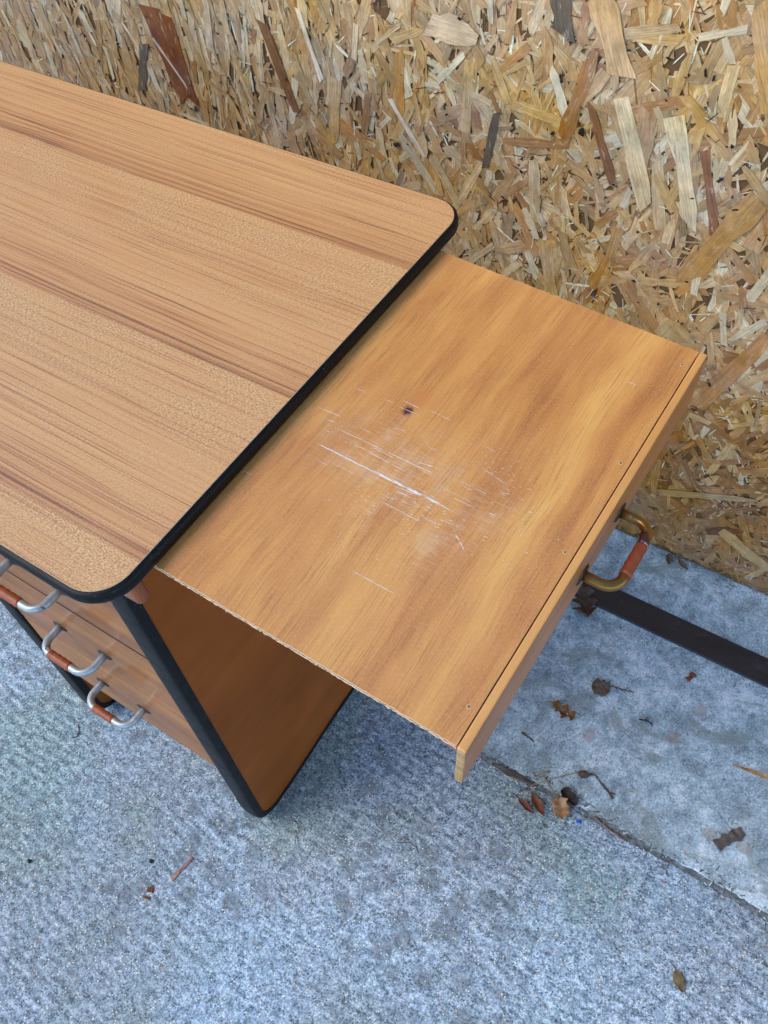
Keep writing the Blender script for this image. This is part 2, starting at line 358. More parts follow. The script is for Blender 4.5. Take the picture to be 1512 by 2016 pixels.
def mat_concrete_smooth():
    s = NT('smooth_concrete'); s.dim = '2D'; P = s.pos()
    big = s.noise(P, 8, 5, .70, .3); mid = s.noise(s.map(P, (1, 1, 1), (4, 2, 0)), 34, 5, .72, .3); sp = s.noise(P, 300, 3, .75)
    v = s.m('ADD', s.m('MULTIPLY', big, .34), s.m('ADD', s.m('MULTIPLY', mid, .40), s.m('MULTIPLY', sp, .34)))
    col = s.ramp(s.rng(v, .40, .66), [(0, SL(88, 104, 122)), (.30, SL(118, 138, 160)), (.52, SL(138, 160, 184)), (.75, SL(162, 184, 208)), (1, SL(198, 216, 234))])
    st = s.rng(s.noise(s.map(P, (9, 16, 1), (1, 5, 0), (0, 0, .6)), 1.0, 5, .7, .8), .53, .66, 0, .7)
    col = s.mix(st, col, SL(108, 122, 128))
    cr = s.m('ABSOLUTE', s.m('SUBTRACT', s.noise(s.map(P, (1, 1, 1), (6, 6, 0)), 9, 5, .6, .8), .5))
    crm = s.m('MULTIPLY', s.rng(cr, .006, .001), s.rng(s.noise(s.map(P, (1, 1, 1), (2, 7, 0)), 5, 2), .5, .6))
    col = s.mix(s.m('MULTIPLY', crm, .6), col, SL(76, 86, 98))
    bl = s.rng(s.noise(s.map(P, (1, 1, 1), (7, 7, 0)), 60, 4, .75), .57, .70, 0, .75)
    col = s.mix(bl, col, SL(92, 104, 118))
    spot = s.m('MULTIPLY', s.rng(s.m('ADD', s.voro(s.map(P, (1, 1, 0), (.5, .35, 0)), 13), s.m('MULTIPLY', s.m('SUBTRACT', s.noise(P, 120, 3), .5), .1)), .17, .12), s.rng(s.noise(s.map(P, (1, 1, 1), (5, 5, 0)), 6, 2), .52, .58))
    col = s.mix(s.m('MULTIPLY', spot, .6), col, SL(126, 124, 128))
    pit = s.m('MULTIPLY', s.rng(s.voro(s.map(P, (1, 1, 0)), 150), .12, .08), s.rng(s.noise(P, 50, 2), .52, .58))
    col = s.mix(pit, col, lin(45, 45, 48))
    s.set(Base_Color=col, Roughness=s.rng(mid, .3, .7, .5, .75), Specular_IOR_Level=.5)
    s.bump(s.m('SUBTRACT', v, s.m('ADD', s.m('MULTIPLY', crm, .3), s.m('MULTIPLY', pit, .3))), .5, .002)
    return s.mat

def mat_steel():
    s = NT('rusty_dark_steel'); P = s.pos()
    n = s.noise(s.map(P, (14, 40, 14)), 1.0, 6, .66); m2 = s.noise(P, 160, 4, .65)
    col = s.ramp(s.rng(n, .32, .70), [(0, lin(20, 20, 24)), (.45, lin(30, 29, 33)), (.75, lin(38, 35, 38)), (1, lin(66, 54, 50))])
    col = s.mix(s.rng(m2, .62, .74, 0, .6), col, lin(120, 96, 82))
    s.set(Base_Color=col, Roughness=s.rng(n, .3, .7, .32, .62), Metallic=.0, Specular_IOR_Level=.7, Coat_Weight=.35, Coat_Roughness=.25)
    s.bump(s.m('ADD', n, s.m('MULTIPLY', m2, .4)), .4, .0012)
    return s.mat

def mat_leaf(name, c0, c1, c2):
    s = NT(name); P = s.pos(); n = s.noise(P, 130, 5, .62); n2 = s.noise(P, 420, 3, .6)
    col = s.ramp(s.rng(s.m('ADD', s.m('MULTIPLY', n, .7), s.m('MULTIPLY', n2, .3)), .34, .66), [(0, c0), (.5, c1), (1, c2)])
    s.set(Base_Color=col, Roughness=.62, Specular_IOR_Level=.35); s.bump(n, .5, .001)
    return s.mat

M_LAM = mat_laminate(); M_PLY = mat_ply(); M_RUB = mat_rubber()
M_LAMEDGE = mat_simple('laminate_cut_edge', H(232, 214, 200), .5)
M_CORE = mat_simple('chipboard_core', lin(120, 86, 56), .8)
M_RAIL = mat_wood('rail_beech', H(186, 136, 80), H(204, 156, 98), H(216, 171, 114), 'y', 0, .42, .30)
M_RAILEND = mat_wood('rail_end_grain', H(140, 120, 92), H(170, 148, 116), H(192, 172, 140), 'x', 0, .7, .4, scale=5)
M_RAILFACE = mat_wood('rail_face_shaded', SD(112, 76, 42), SD(128, 90, 52), SD(142, 102, 62), 'y', .15, .45, .35, 6.0)  # outer rail face: shade from something out of view put into the colour
M_SIDE = mat_wood('side_panel_veneer', SD(98, 58, 23), SD(106, 64, 27), SD(115, 71, 32), 'y', 0, .6, .35, 3.0, .5, True, .15)
M_DRAW = [mat_wood('drawer_varnish', DF(126, 77, 24), DF(160, 105, 36), DF(186, 129, 50), 'x', .34, .42, .30, 1.7+2.9*i, .8, False, .2) for i in range(3)]
M_BLOCK = mat_wood('guide_block_wood', SD(98, 54, 26), SD(112, 64, 32), SD(124, 74, 40), 'y', .1, .35, .3, 5.0)
M_DARKW = mat_wood('carcass_wood', lin(70, 44, 26), lin(86, 56, 34), lin(100, 66, 40), 'x', 0, .7, .3, 2.0)
M_PLYE = mat_simple('ply_outer_edge', W_(206, 192, 176), .85); M_PLYC = mat_simple('ply_core_edge', W_(128, 116, 108), .9)
M_CHROME = mat_metal('worn_grey_metal', lin(172, 180, 182), lin(190, 196, 198), lin(92, 64, 44), .36, .55, .66, .585)
M_BRASS = mat_metal('worn_brass', H(150, 120, 74), lin(190, 188, 186), H(104, 58, 44), .32, .9, .645, .66)
M_SLEEVE = mat_sleeve('tan_plastic_sleeve', H(130, 71, 48), H(146, 82, 57), H(80, 48, 40))
M_SLEEVE2 = mat_sleeve('rust_red_sleeve', H(130, 66, 44), H(146, 78, 52), H(84, 46, 40))
M_PLATE = mat_simple('black_backplate', lin(30, 28, 30), .45)
M_GAP = mat_simple('dark_gap_fill', lin(9, 7, 8), .8)
M_NAIL = mat_simple('nail_head_metal', H(112, 104, 100), .5)
M_NAILHOLE = mat_simple('nail_ring', H(214, 184, 150), .7)
M_OSB = mat_osb(); M_OSBBACK = mat_simple('osb_core', lin(112, 80, 46), .9)
M_CONR = mat_concrete_rough(); M_CONS = mat_concrete_smooth(); M_STEEL = mat_steel()
M_GRIT = mat_attr('grit', .7)
s_ = NT('joint_dirt'); P_ = s_.pos(); n_ = s_.noise(P_, 120, 5, .7)
s_.set(Base_Color=s_.ramp(s_.rng(n_, .3, .7), [(0, H(66, 78, 92)), (.5, H(108, 126, 146)), (1, H(150, 172, 196))]), Roughness=.9); s_.bump(n_, .8, .004); M_DIRT = s_.mat
s_ = NT('scratch'); P_ = s_.pos()
n_ = s_.noise(s_.map(P_, (90, 900, 1)), 1.0, 4, .65)
tr_ = s_.t.nodes.new('ShaderNodeBsdfTransparent'); mx_ = s_.t.nodes.new('ShaderNodeMixShader')
s_.set(Base_Color=lin(240, 234, 226), Roughness=.7)
s_.t.links.new(s_.rng(n_, .36, .52, 0.05, 1.0), mx_.inputs[0]); s_.t.links.new(tr_.outputs[0], mx_.inputs[1]); s_.t.links.new(s_.b.outputs[0], mx_.inputs[2]); s_.t.links.new(mx_.outputs[0], s_.out.inputs[0])
M_SCR = s_.mat

# ------------------------------------------------------------------ ground
rs = np.random.RandomState(5)
JF, JB = 0.3042, 0.3108          # the two lips of the joint
def jag(xs, base, amp, seed):
    r = np.random.RandomState(seed); a = np.zeros(len(xs))
    for k in range(1, 9):
        a += np.sin(xs*(11*k**1.5)+r.rand()*6.28)*amp/k**.7
    return base+a+r.randn(len(xs))*amp*.25
def slab(name, xs, ys_edge, far, mat, up):
    V = []; F = []; n = len(xs)
    for x, ye in zip(xs, ys_edge):
        s = 1 if up else -1
        V += [(x, ye+s*.0012, -.012), (x, ye, -.0022), (x, ye+s*.0022, 0), (x, ye+s*.15, 0), (x, far, 0)]
    for i in range(n-1):
        for k in range(4):
            a = i*5+k; F.append((a, a+1, a+6, a+5) if not up else (a, a+5, a+6, a+1))
    return tag(mesh_obj(name, V, F, [mat]), kind='structure')
xs = np.concatenate([np.linspace(-4, -.6, 12)[:-1], np.linspace(-.6, 1.1, 420), np.linspace(1.1, 4, 10)[1:]])
ground = slab('ground', xs, jag(xs, JF, .0011, 1), -4, M_CONR, False)
threshold = slab('pavement', xs, jag(xs, JB, .0013, 2), 3.0, M_CONS, True)
gx = np.linspace(-1.2, 1.6, 500); gv = []; gf = []
for i, x in enumerate(gx):
    for j, y in enumerate(np.linspace(JF-.012, JB+.012, 7)):
        gv.append((x, y, -.0010+.0009*math.sin(x*31+j*.7)+.0006*rs.randn()))
for i in range(len(gx)-1):
    for j in range(6): a = i*7+j; gf.append((a, a+7, a+8, a+1))
tag(mesh_obj('joint_dirt', gv, gf, [M_DIRT], smooth=True), kind='structure')

# ------------------------------------------------------------------ OSB wall
WY = 0.788
wall = box('osb_wall', (-1.9, WY, .004), (1.5, WY+.018, 1.5), [M_OSBBACK]); tag(wall, 'tan OSB board wall of pressed wood strands behind the desk', 'wall')
R = np.random.RandomState(11)
PAL = [(W_(194, 172, 130), .24), (W_(178, 150, 108), .17), (W_(206, 196, 170), .21), (W_(168, 140, 104), .12), (W_(172, 130, 84), .07), (W_(156, 144, 122), .05), (W_(128, 122, 110), .02), (W_(222, 218, 208), .085), (W_(146, 104, 70), .03), (W_(130, 84, 52), .012), (W_(186, 158, 128), .04)]
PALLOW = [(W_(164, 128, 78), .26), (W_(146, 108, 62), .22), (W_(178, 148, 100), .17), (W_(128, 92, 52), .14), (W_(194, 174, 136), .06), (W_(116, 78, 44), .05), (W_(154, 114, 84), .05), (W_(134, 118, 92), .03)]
def pick(pal, r):
    t = r.rand()*sum(p[1] for p in pal); a = 0
    for c, w in pal:
        a += w
        if t <= a: return np.array(c[:3])
    return np.array(pal[0][0][:3])
def strand(cx, cz, ang, L, W, depth, col, r, skirt):
    """outline in the wall plane (u along the strand), returns verts, faces, colours, fuv"""
    n = 6
    us = np.linspace(-.5, .5, n)
    sl, sr = r.uniform(-.35, .35, 2); pt = r.rand()
    off = np.cumsum(r.randn(n))*.045
    wid = 1+r.uniform(-.28, .15, n)
    if pt < .35: wid[-1] *= r.uniform(.3, .8)
    if pt > .75: wid[0] *= r.uniform(.3, .8)
    top = [(u*L+sl*W*(i == 0)+sr*W*(i == n-1), (off[i]+wid[i]*.5)*W) for i, u in enumerate(us)]
    bot = [(u*L-sl*W*(i == 0)-sr*W*(i == n-1), (off[i]-wid[i]*.5)*W) for i, u in enumerate(us)]
    pts = top+bot[::-1]
    ca, sa = math.cos(ang), math.sin(ang); tu, tv = r.uniform(-.006, .006), r.uniform(-.02, .02); cv = r.uniform(-.3, .3)*L
    V = []; FU = []; sd = r.rand()
    for u, v in pts:
        V.append((cx+u*ca-v*sa, WY-depth-tu*u-tv*v-cv*.012*((2*u/L)**2), cz+u*sa+v*ca)); FU.append((u, v, sd))
    F = [(k, k+1, 2*n-2-k, 2*n-1-k) for k in range(n-1)]; m = 2*n
    if skirt:
        for k in range(m): V.append((V[k][0], V[k][1]+.0006, V[k][2])); FU.append(FU[k])
        F += [(k, k+m, (k+1) % m+m, (k+1) % m) for k in range(m)]
    return V, F, [col]*len(V), FU
class Acc:
    def __init__(s): s.V = []; s.F = []; s.Cc = []; s.U = []
    def add(s, q):
        o = len(s.V); s.V += q[0]; s.F += [tuple(i+o for i in f) for f in q[1]]; s.Cc += list(q[2]); s.U += q[3]
def attr_mesh(name, V, F, Cc, U, mat, parent):
    me = bpy.data.meshes.new(name); me.from_pydata(V, [], F); me.materials.append(mat)
    a = me.attributes.new('col', 'FLOAT_COLOR', 'POINT'); a.data.foreach_set('color', np.concatenate([np.array(Cc, dtype=np.float32), np.ones((len(Cc), 1), np.float32)], 1).ravel())
    if U is not None:
        b = me.attributes.new('fuv', 'FLOAT_VECTOR', 'POINT'); b.data.foreach_set('vector', np.array(U, dtype=np.float32).ravel())
    me.update(); o = bpy.data.objects.new(name, me); C.objects.link(o); o.parent = parent; return o
X0, X1, Z0, Z1 = -1.35, 0.85, .004, 1.12
acc = Acc(); big = []
def rnd_strand(kind, depth, r):
    cx, cz = r.uniform(X0, X1), r.uniform(Z0, Z1)
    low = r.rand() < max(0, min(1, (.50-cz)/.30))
    left = max(0, min(1, (-.15-cx)/.35))
    if r.rand() < .46-.32*left: ang = r.uniform(0, PI)
    else: ang = PI/2+r.randn()*(.50-.30*left)
    if low and r.rand() < .4: ang = r.uniform(0, PI)
    if kind == 0: L, W = r.uniform(.045, .105), r.uniform(.009, .022)
    elif kind == 1: L, W = r.uniform(.022, .066), r.uniform(.005, .014)
    elif kind == 2: L, W = r.uniform(.012, .044), r.uniform(.0015, .005)
    else: L, W = r.uniform(.006, .022), r.uniform(.0006, .0016)
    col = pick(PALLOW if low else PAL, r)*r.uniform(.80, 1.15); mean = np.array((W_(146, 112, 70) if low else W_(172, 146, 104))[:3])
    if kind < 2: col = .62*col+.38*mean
    if kind == 3:
        q = r.rand(); col = np.array(W_(240, 236, 228)[:3]) if q < .30 else (np.array(W_(84, 58, 40)[:3]) if q < .68 else col)  # white slivers double as painted glints, dark ones stand in for cracks
        ang = r.uniform(0, PI)
    cz = max(cz, Z0+abs(math.sin(ang))*L*.52+W*.6)
    return cx, cz, ang, L, W, depth, col, r, kind < 2
seq = [0]*1500+[1]*3500+[2]*3000+[3]*1000
seq2 = [0]*1100+[1]*6200+[2]*6000+[3]*6000
R.shuffle(seq); R.shuffle(seq2)
allk = seq+seq2; N = len(allk)
for i, k in enumerate(allk):
    d = .0004+.0018*i/N+R.uniform(0, .0005)
    if k == 2: d -= .0004
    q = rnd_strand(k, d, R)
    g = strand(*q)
    vis = (-1.02 < q[0] < .47) and (q[1] > .50 or q[0] > .12)
    if i > N*.5 and k == 0 and vis: big.append((q[3]*q[4], g))
    elif i > N*.72 and k == 1 and vis: big.append((q[3]*q[4], g))
    else: acc.add(g)
# a few landmark strands
for (x0, z0, x1, z1, W, col) in [(-.664, .742, -.640, .606, .036, W_(122, 74, 42)), (-.635, .735, -.628, .606, .024, W_(116, 70, 40)), (-.675, .695, -.628, .628, .005, W_(196, 190, 188)), (-.185, .812, -.118, .806, .034, W_(200, 182, 152)), (.030, .822, -.002, .708, .019, W_(156, 114, 72)), (-.020, .880, -.012, .830, .026, W_(92, 88, 82)), (.066, .776, .120, .652, .022, W_(206, 192, 158)), (.130, .770, .178, .640, .022, W_(210, 200, 172)), (.062, .800, .020, .905, .034, W_(196, 166, 116)), (.235, .800, .190, .900, .036, W_(186, 154, 100)), (-.700, .680, -.735, .600, .016, W_(96, 90, 80)), (.24, .70, .18, .56, .03, W_(176, 142, 90)), (-.09, .72, -.105, .64, .010, W_(92, 88, 82)), (.17, .74, .205, .64, .012, W_(140, 96, 60)), (-.45, .76, -.42, .64, .016, W_(124, 88, 54)), (.03, .76, .07, .67, .011, W_(130, 92, 62)), (.30, .52, .24, .36, .022, W_(168, 128, 78)), (-.25, .70, -.20, .63, .008, W_(214, 208, 204)), (-.385, .79, -.36, .70, .009, W_(212, 206, 196)), (.36, .22, .22, .15, .014, W_(168, 146, 108)), (.33, .12, .42, .07, .022, W_(178, 154, 112)), (.31, .10, .36, .14, .016, W_(112, 72, 38)), (.23, .30, .19, .20, .018, W_(150, 108, 62))]:
    L = math.hypot(x1-x0, z1-z0)
    big.append((1+W, strand((x0+x1)/2, (z0+z1)/2, math.atan2(z1-z0, x1-x0), L, W, .0028+R.rand()*.0005, np.array(col[:3]), R, True)))
big.sort(key=lambda t: -t[0])
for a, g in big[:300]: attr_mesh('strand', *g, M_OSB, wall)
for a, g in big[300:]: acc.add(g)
for i in range(1500):     # dark knots, bark flecks and black specks
    x, z = R.uniform(X0, X1), R.uniform(.02, Z1); L = R.uniform(.0012, .005)*(2.2 if R.rand() < .06 else 1); W = L*R.uniform(.3, .8)
    acc.add(strand(x, z, R.uniform(0, PI), L, W, .0036, np.array(lin(44, 32, 26)[:3])*R.uniform(.5, 1.3), R, False))
tag(attr_mesh('strand_layer', acc.V, acc.F, acc.Cc, acc.U, M_OSB, wall), kind='stuff')

# ------------------------------------------------------------------ desk
desk = bpy.data.objects.new('desk', None); C.objects.link(desk)
tag(desk, 'wooden drawer desk with teak print top, black edging and shelf pulled out', 'desk')
def rounded(pts, rads, seg=10):
    """closed outline with rounded corners -> list of (point, outward normal) in 2D, CCW input"""
    out = []; n = len(pts)
    for i in range(n):
        p = Vector(pts[i]); a = (Vector(pts[i-1])-p).normalized(); b = (Vector(pts[(i+1) % n])-p).normalized(); r = rads[i]
        na = Vector((-a.y, a.x)); nb = Vector((b.y, -b.x))      # outward normals of incoming / outgoing edges
        half = a.angle(b)/2; d = r/math.tan(half)
        c = p+(a+b).normalized()*(r/math.sin(half))
        a0 = math.atan2(na.y, na.x); a1 = math.atan2(nb.y, nb.x)
        while a1 < a0: a1 += 2*PI
        for k in range(seg+1):
            t = a0+(a1-a0)*k/seg; nn = Vector((math.cos(t), math.sin(t))); out.append((c+nn*r, nn))
    return out
def dense(o, step=.02):
    r = []
    for i in range(len(o)):
        p, n = o[i]; q, m = o[(i+1) % len(o)]; L = (q-p).length; k = max(1, int(L/step))
        for j in range(k): t = j/k; r.append((p.lerp(q, t), n.lerp(m, t).normalized()))
    return r
def slab_outline(name, o, lo, hi, to3, mats, parent, mi=(0, 0, 0)):
    n = len(o); V = [to3(p, lo) for p, _ in o]+[to3(p, hi) for p, _ in o]
    F = [tuple(range(n-1, -1, -1)), tuple(range(n, 2*n))]+[(i, (i+1) % n, (i+1) % n+n, i+n) for i in range(n)]
    return mesh_obj(name, V, F, mats, parent, midx=[mi[0], mi[1]]+[mi[2]]*n)
def band(name, o, lo, hi, b, to3, mats, parent, pw=.6, seg=10, lip=0.0):
    V = []; F = []; n = len(o); mid = (lo+hi)/2; h = (hi-lo)/2; m = seg+3 if lip else seg+1
    for p, nn in o:
        if lip: V.append(to3(p-nn*lip, lo))
        for k in range(seg+1):
            a = -PI/2+PI*k/seg
            V.append(to3(p+nn*(b*max(0, math.cos(a))**pw), mid+h*math.sin(a)))
        if lip: V.append(to3(p-nn*lip, hi))
    for i in range(n):
        for k in range(m-1): F.append((i*m+k, ((i+1) % n)*m+k, ((i+1) % n)*m+k+1, i*m+k+1))
    return mesh_obj(name, V, F, mats, parent, smooth=True)
xy = lambda p, t: (p.x, p.y, t)
TOPD = .5538; TOPX = -1.25
oT = rounded([(TOPX, 0), (0, 0), (0, TOPD), (TOPX, TOPD)], [.034]*4, 12)
top = slab_outline('tabletop', oT, .7520, .7592, xy, [M_CORE], desk)
oL = [(p-n*.0004, n) for p, n in oT]
lam = slab_outline('laminate_sheet', oL, .7593, .7604, xy, [M_LAM, M_LAMEDGE], top, (0, 0, 1))
tag(lam, 'teak print laminate with darker grain bands')
tb = band('edge_band', dense([(p-n*.0003, n) for p, n in oT], .04), .7456, .7594, .0046, xy, [M_RUB], top); tag(tb, 'black rounded rubber edging')

# side panels: outline in the y-z plane, x is the thickness
PY0, PY1, PZ1 = .0452, .500, .741
def side_panel(x0, x1):
    o = rounded([(PY0, .0043), (PY1, .0043), (PY1, PZ1), (PY0, PZ1)], [.038, .038, .012, .012], 12)
    o = dense(o, .02)
    def arch(p):       # the foot edge rises a little towards the middle
        y = p.x; k = max(0, 1-(p.y-.02)/.12)
        t = max(0, min(1, (y-.085)/.19))*max(0, min(1, (PY1-.03-y)/.19)); t = t*t*(3-2*t)
        return Vector((p.x, p.y+.013*t*k))
    o = [(arch(p), n) for p, n in o]
    yz = lambda p, t: (t, p.x, p.y)
    n = len(o)
    pn = slab_outline('side_panel', o, x0+.0008, x1-.0008, yz, [M_SIDE], desk)
    e = band('edge_band', o, x0, x1, .0042, yz, [M_RUB], pn, pw=.62, seg=14, lip=.0094)
    return pn
tag(side_panel(-.0906, -.0576), 'outer side panel of varnished plywood edged in black')
side_panel(-.4200, -.3870); side_panel(-1.215, -1.182)
# carcass behind the drawer fronts
car = box('carcass', (-.3868, .0665, .200), (-.0908, .500, .70), [M_DARKW], desk)
box('stretcher', (-1.181, .40, .45), (-.4202, .42, .70), [M_DARKW], desk, .001)
# guide block that carries the shelf, at the head of the side panel
bm = bmesh.new(); box_bm(bm, (-.0572, .0375, .680), (-.0225, .0520, .7440), .006, 3); bm_obj('guide_block', bm, [M_BLOCK], desk, True)
bpy.data.objects['guide_block'].data.polygons.foreach_set('use_smooth', [False]*len(bpy.data.objects['guide_block'].data.polygons))

def handle_path(pitch, proj, rb, n=9):
    """U in local coords: mounts at (+-pitch/2,0), out along +v"""
    h = pitch/2; pts = [(-h, -.004), (-h, (proj-rb)*.5), (-h, proj-rb)]
    for k in range(1, n+1):
        a = PI/2*k/n; pts.append((-h+rb-rb*math.cos(a), proj-rb+rb*math.sin(a)))
    mid = len(pts)
    for k in range(1, 5): pts.append((-h+rb+(2*h-2*rb)*k/5, proj))
    for k in range(0, n+1):
        a = PI/2*k/n; pts.append((h-rb+rb*math.sin(a), proj-rb+rb*math.cos(a)))
    pts += [(h, (proj-rb)*.5), (h, -.004)]
    return pts
def pull(parent, to3, pitch, proj, rb, rad, s0, s1, m_metal, m_sleeve, plate_dir, tilt=0):
    P = [to3(u, v, 0) for u, v in handle_path(pitch, proj, rb)]
    V, F = tube(P, rad, 16); h = mesh_obj('handle', V, F, [m_metal], parent, True)
    sp = []; N = 14
    for k in range(N+1):
        u = s0+(s1-s0)*k/N; sp.append(to3(u, proj+.0002*math.sin(k*2.1), .0002*math.cos(k*1.3)))
    V, F = tube(sp, [rad*1.13+.0002*math.sin(k*1.7) for k in range(N+1)], 18)
    mesh_obj('handle_sleeve', V, F, [m_sleeve], parent, True)
    for sgn in (-1, 1):       # pointed oval backplate under each foot
        o = []; n = 20
        for k in range(n):
            a = 2*PI*k/n; o.append((sgn*pitch/2+.0125*math.cos(a)*(1 if plate_dir == 'u' else 1), .0072*math.copysign(abs(math.sin(a))**1.35, math.sin(a))))
        V = [to3(u, .0002, w) for u, w in o]+[to3(sgn*pitch/2+(u-sgn*pitch/2)*.8, .0016, w*.8) for u, w in o]
        F = [tuple(range(n, 2*n))]+[(k, (k+1) % n, (k+1) % n+n, k+n) for k in range(n)]
        mesh_obj('backplate', V, F, [M_PLATE], parent)
YD = .045
for i, (z0, z1, hz, dx) in enumerate([(.5030, .662, .5545, .003), (.3385, .4955, .404, 0), (.1850, .3350, .251, .0015)]):
    bm = bmesh.new(); box_bm(bm, (-.3838+.0008*i, YD, z0), (-.0935+.0004*i, YD+.018, z1), .0006, 1)
    dr = bm_obj('drawer', bm, [M_DRAW[i]], desk)
    cx = -.2385+dx
    pull(dr, lambda u, v, w, cx=cx, hz=hz: (cx+u, YD-v, hz+w), .0755, .0335, .0165, .0050, -.0215, .0135, M_CHROME, M_SLEEVE, 'u')

for z0, z1 in ((.4957, .5028), (.3352, .3383)):
    box('divider_rail', (-.3860, YD+.0005, z0), (-.0915, YD+.0170, z1), [M_GAP], desk)  # near-black strips fill the gaps so they show as dark lines

# ---- pull-out shelf: sags a little, hinged at the table edge
SZ = .745; SY0, SY1 = 0.0544, 0.4966; SE, SE2 = 0.2801, 0.2880
def ply_layer(z0, z1, jit, seed, ext=0.0):
    r = np.random.RandomState(seed); n = 260
    xs = np.linspace(-.11, SE-.0005, n); V = []; F = []
    for x in xs:
        y0 = SY0-ext+r.randn()*jit; y1 = SY1+abs(r.randn())*jit+(.0014*(r.rand() < .04))
        V += [(x, y0, z0), (x, y0, z1), (x, y1, z1), (x, y1, z0)]
    for i in range(n-1):
        a = i*4
        F += [(a, a+4, a+5, a+1), (a+1, a+5, a+6, a+2), (a+2, a+6, a+7, a+3), (a+3, a+7, a+4, a)]
    F += [(0, 1, 2, 3), (4*n-1, 4*n-2, 4*n-3, 4*n-4)]
    mi = []
    for i in range(n-1): mi += [1, 0, 1, 2]
    return V, F, mi+[1, 1]
V = []; F = []; MI = []
for z0, z1, j, sd, top_i, edge_i in [(-.0016, 0, .00022, 1, 0, 1), (-.0036, -.0016, .0002, 2, 2, 2), (-.0052, -.0036, .00025, 3, 1, 1)]:
    v, f, mi = ply_layer(z0, z1, j, sd, .0002 if sd == 3 else 0); o = len(V); V += v; F += [tuple(a+o for a in q) for q in f]
    MI += [top_i if q == 0 else edge_i for q in mi]
shelf = mesh_obj('pull_out_shelf', V, F, [M_PLY, M_PLYE, M_PLYC], desk, midx=MI)
shelf.location = (0, 0, SZ); shelf.rotation_euler = (0, math.atan(.0549), 0)
tag(shelf, 'scratched orange plywood shelf pulled out from under the top')
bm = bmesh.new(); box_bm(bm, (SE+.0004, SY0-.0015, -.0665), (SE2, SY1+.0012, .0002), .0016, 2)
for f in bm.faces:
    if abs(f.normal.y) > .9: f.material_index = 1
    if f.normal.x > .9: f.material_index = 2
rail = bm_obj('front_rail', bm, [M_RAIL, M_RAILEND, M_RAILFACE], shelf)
box('batten', (SE-.016, SY0+.0050, -.0250), (SE-.0002, SY1-.005, -.0054), [M_BLOCK], shelf, .001)
box('runner', (-.10, SY0+.012, -.0250), (SE-.017, SY0+.024, -.0054), [M_DARKW], shelf, .001)
box('runner', (-.10, SY1-.024, -.0250), (SE-.017, SY1-.012, -.0054), [M_DARKW], shelf, .001)
hy, hz = 0.2849, -.0380
pull(shelf, lambda u, v, w: (SE2+v, hy+u, hz+w), .0735, .0300, .0140, .0048, -.0200, .0150, M_BRASS, M_SLEEVE2, 'u')
V, F = tube([(SE2+.0300, hy+.0148, hz), (SE2+.0299, hy+.0190, hz), (SE2+.0294, hy+.0228, hz), (SE2+.0278, hy+.0268, hz)], [.0052, .0051, .0051, .0050], 16)
mesh_obj('tape_remnant', V, F, [mat_metal('maroon_tape', lin(84, 44, 38), lin(190, 188, 190), lin(50, 28, 28), .35, .1, .58, .60)], shelf, True)
for y in (0.0839, 0.2363, 0.3408, 0.4735):
    V, F = tube([(.2725, y, -.0003), (.2725, y, .00012)], .0018, 12); rg_ = mesh_obj('nail_ring', V, F, [M_NAILHOLE], shelf)
    V, F = tube([(.2726, y+.0001, -.0003), (.2726, y+.0001, .0003)], .0012, 12); mesh_obj('nail', V, F, [M_NAIL], shelf)
SCR = [(0.0368,0.2239,0.1858,0.2239,1.0),(0.0426,0.2472,0.1437,0.2486,0.45),(0.0616,0.2406,0.1437,0.2374,0.4),(0.0149,0.2583,0.0410,0.2601,0.4),(0.0304,0.2505,0.0404,0.2520,0.5),(0.0777,0.3045,0.0959,0.3044,0.5),(0.0779,0.2966,0.1000,0.2976,0.35),(0.1662,0.2540,0.1926,0.2537,0.45),(0.1235,0.2017,0.1616,0.2010,0.5),(0.1366,0.1334,0.1782,0.1334,0.4),(0.0032,0.1667,0.0144,0.1665,0.4),(0.1235,0.2520,0.1399,0.2548,0.6),(0.1246,0.2483,0.1423,0.2491,0.5),(0.0333,0.2951,0.0478,0.2958,0.3),(0.1257,0.2709,0.1329,0.2723,0.4),(0.2023,0.2381,0.2095,0.2385,0.6),(0.1197,0.2199,0.1509,0.2239,0.4),(0.0380,0.2397,0.0503,0.2413,0.4),(0.1262,0.2169,0.1413,0.2179,0.6),(0.0630,0.2971,0.0722,0.2979,0.3),(0.0980,0.2249,0.1679,0.2249,1.3),(0.0434,0.2243,0.0840,0.2241,0.6),(0.0821,0.2457,0.1081,0.2454,0.35),(0.1702,0.2357,0.1914,0.2366,0.3),(0.1733,0.2122,0.1862,0.2123,0.35),(0.0872,0.2743,0.0985,0.2752,0.4),(0.1794,0.2734,0.1871,0.2752,0.3),(0.2386,0.4289,0.2507,0.4291,0.4),(0.1903,0.2055,0.1967,0.2017,0.6),(0.1967,0.2017,0.2045,0.1956,0.5),(0.2455,0.4307,0.2460,0.4242,0.3)]
rr = np.random.RandomState(3)
for k in range(30):
    x = rr.normal(.11, .05); y = rr.normal(.245, .035); l = rr.uniform(.004, .03); SCR.append((x, y, x+l, y+rr.randn()*(.0004 if k % 3 else .004), rr.uniform(.16, .32)))
for k in range(22):
    x = .225+rr.randn()*.012+.02*(k % 3-1); y = .20+k*.004; SCR.append((x, y, x+rr.uniform(.001, .004), y+.0003, rr.uniform(.3, .55)))
V = []; F = []
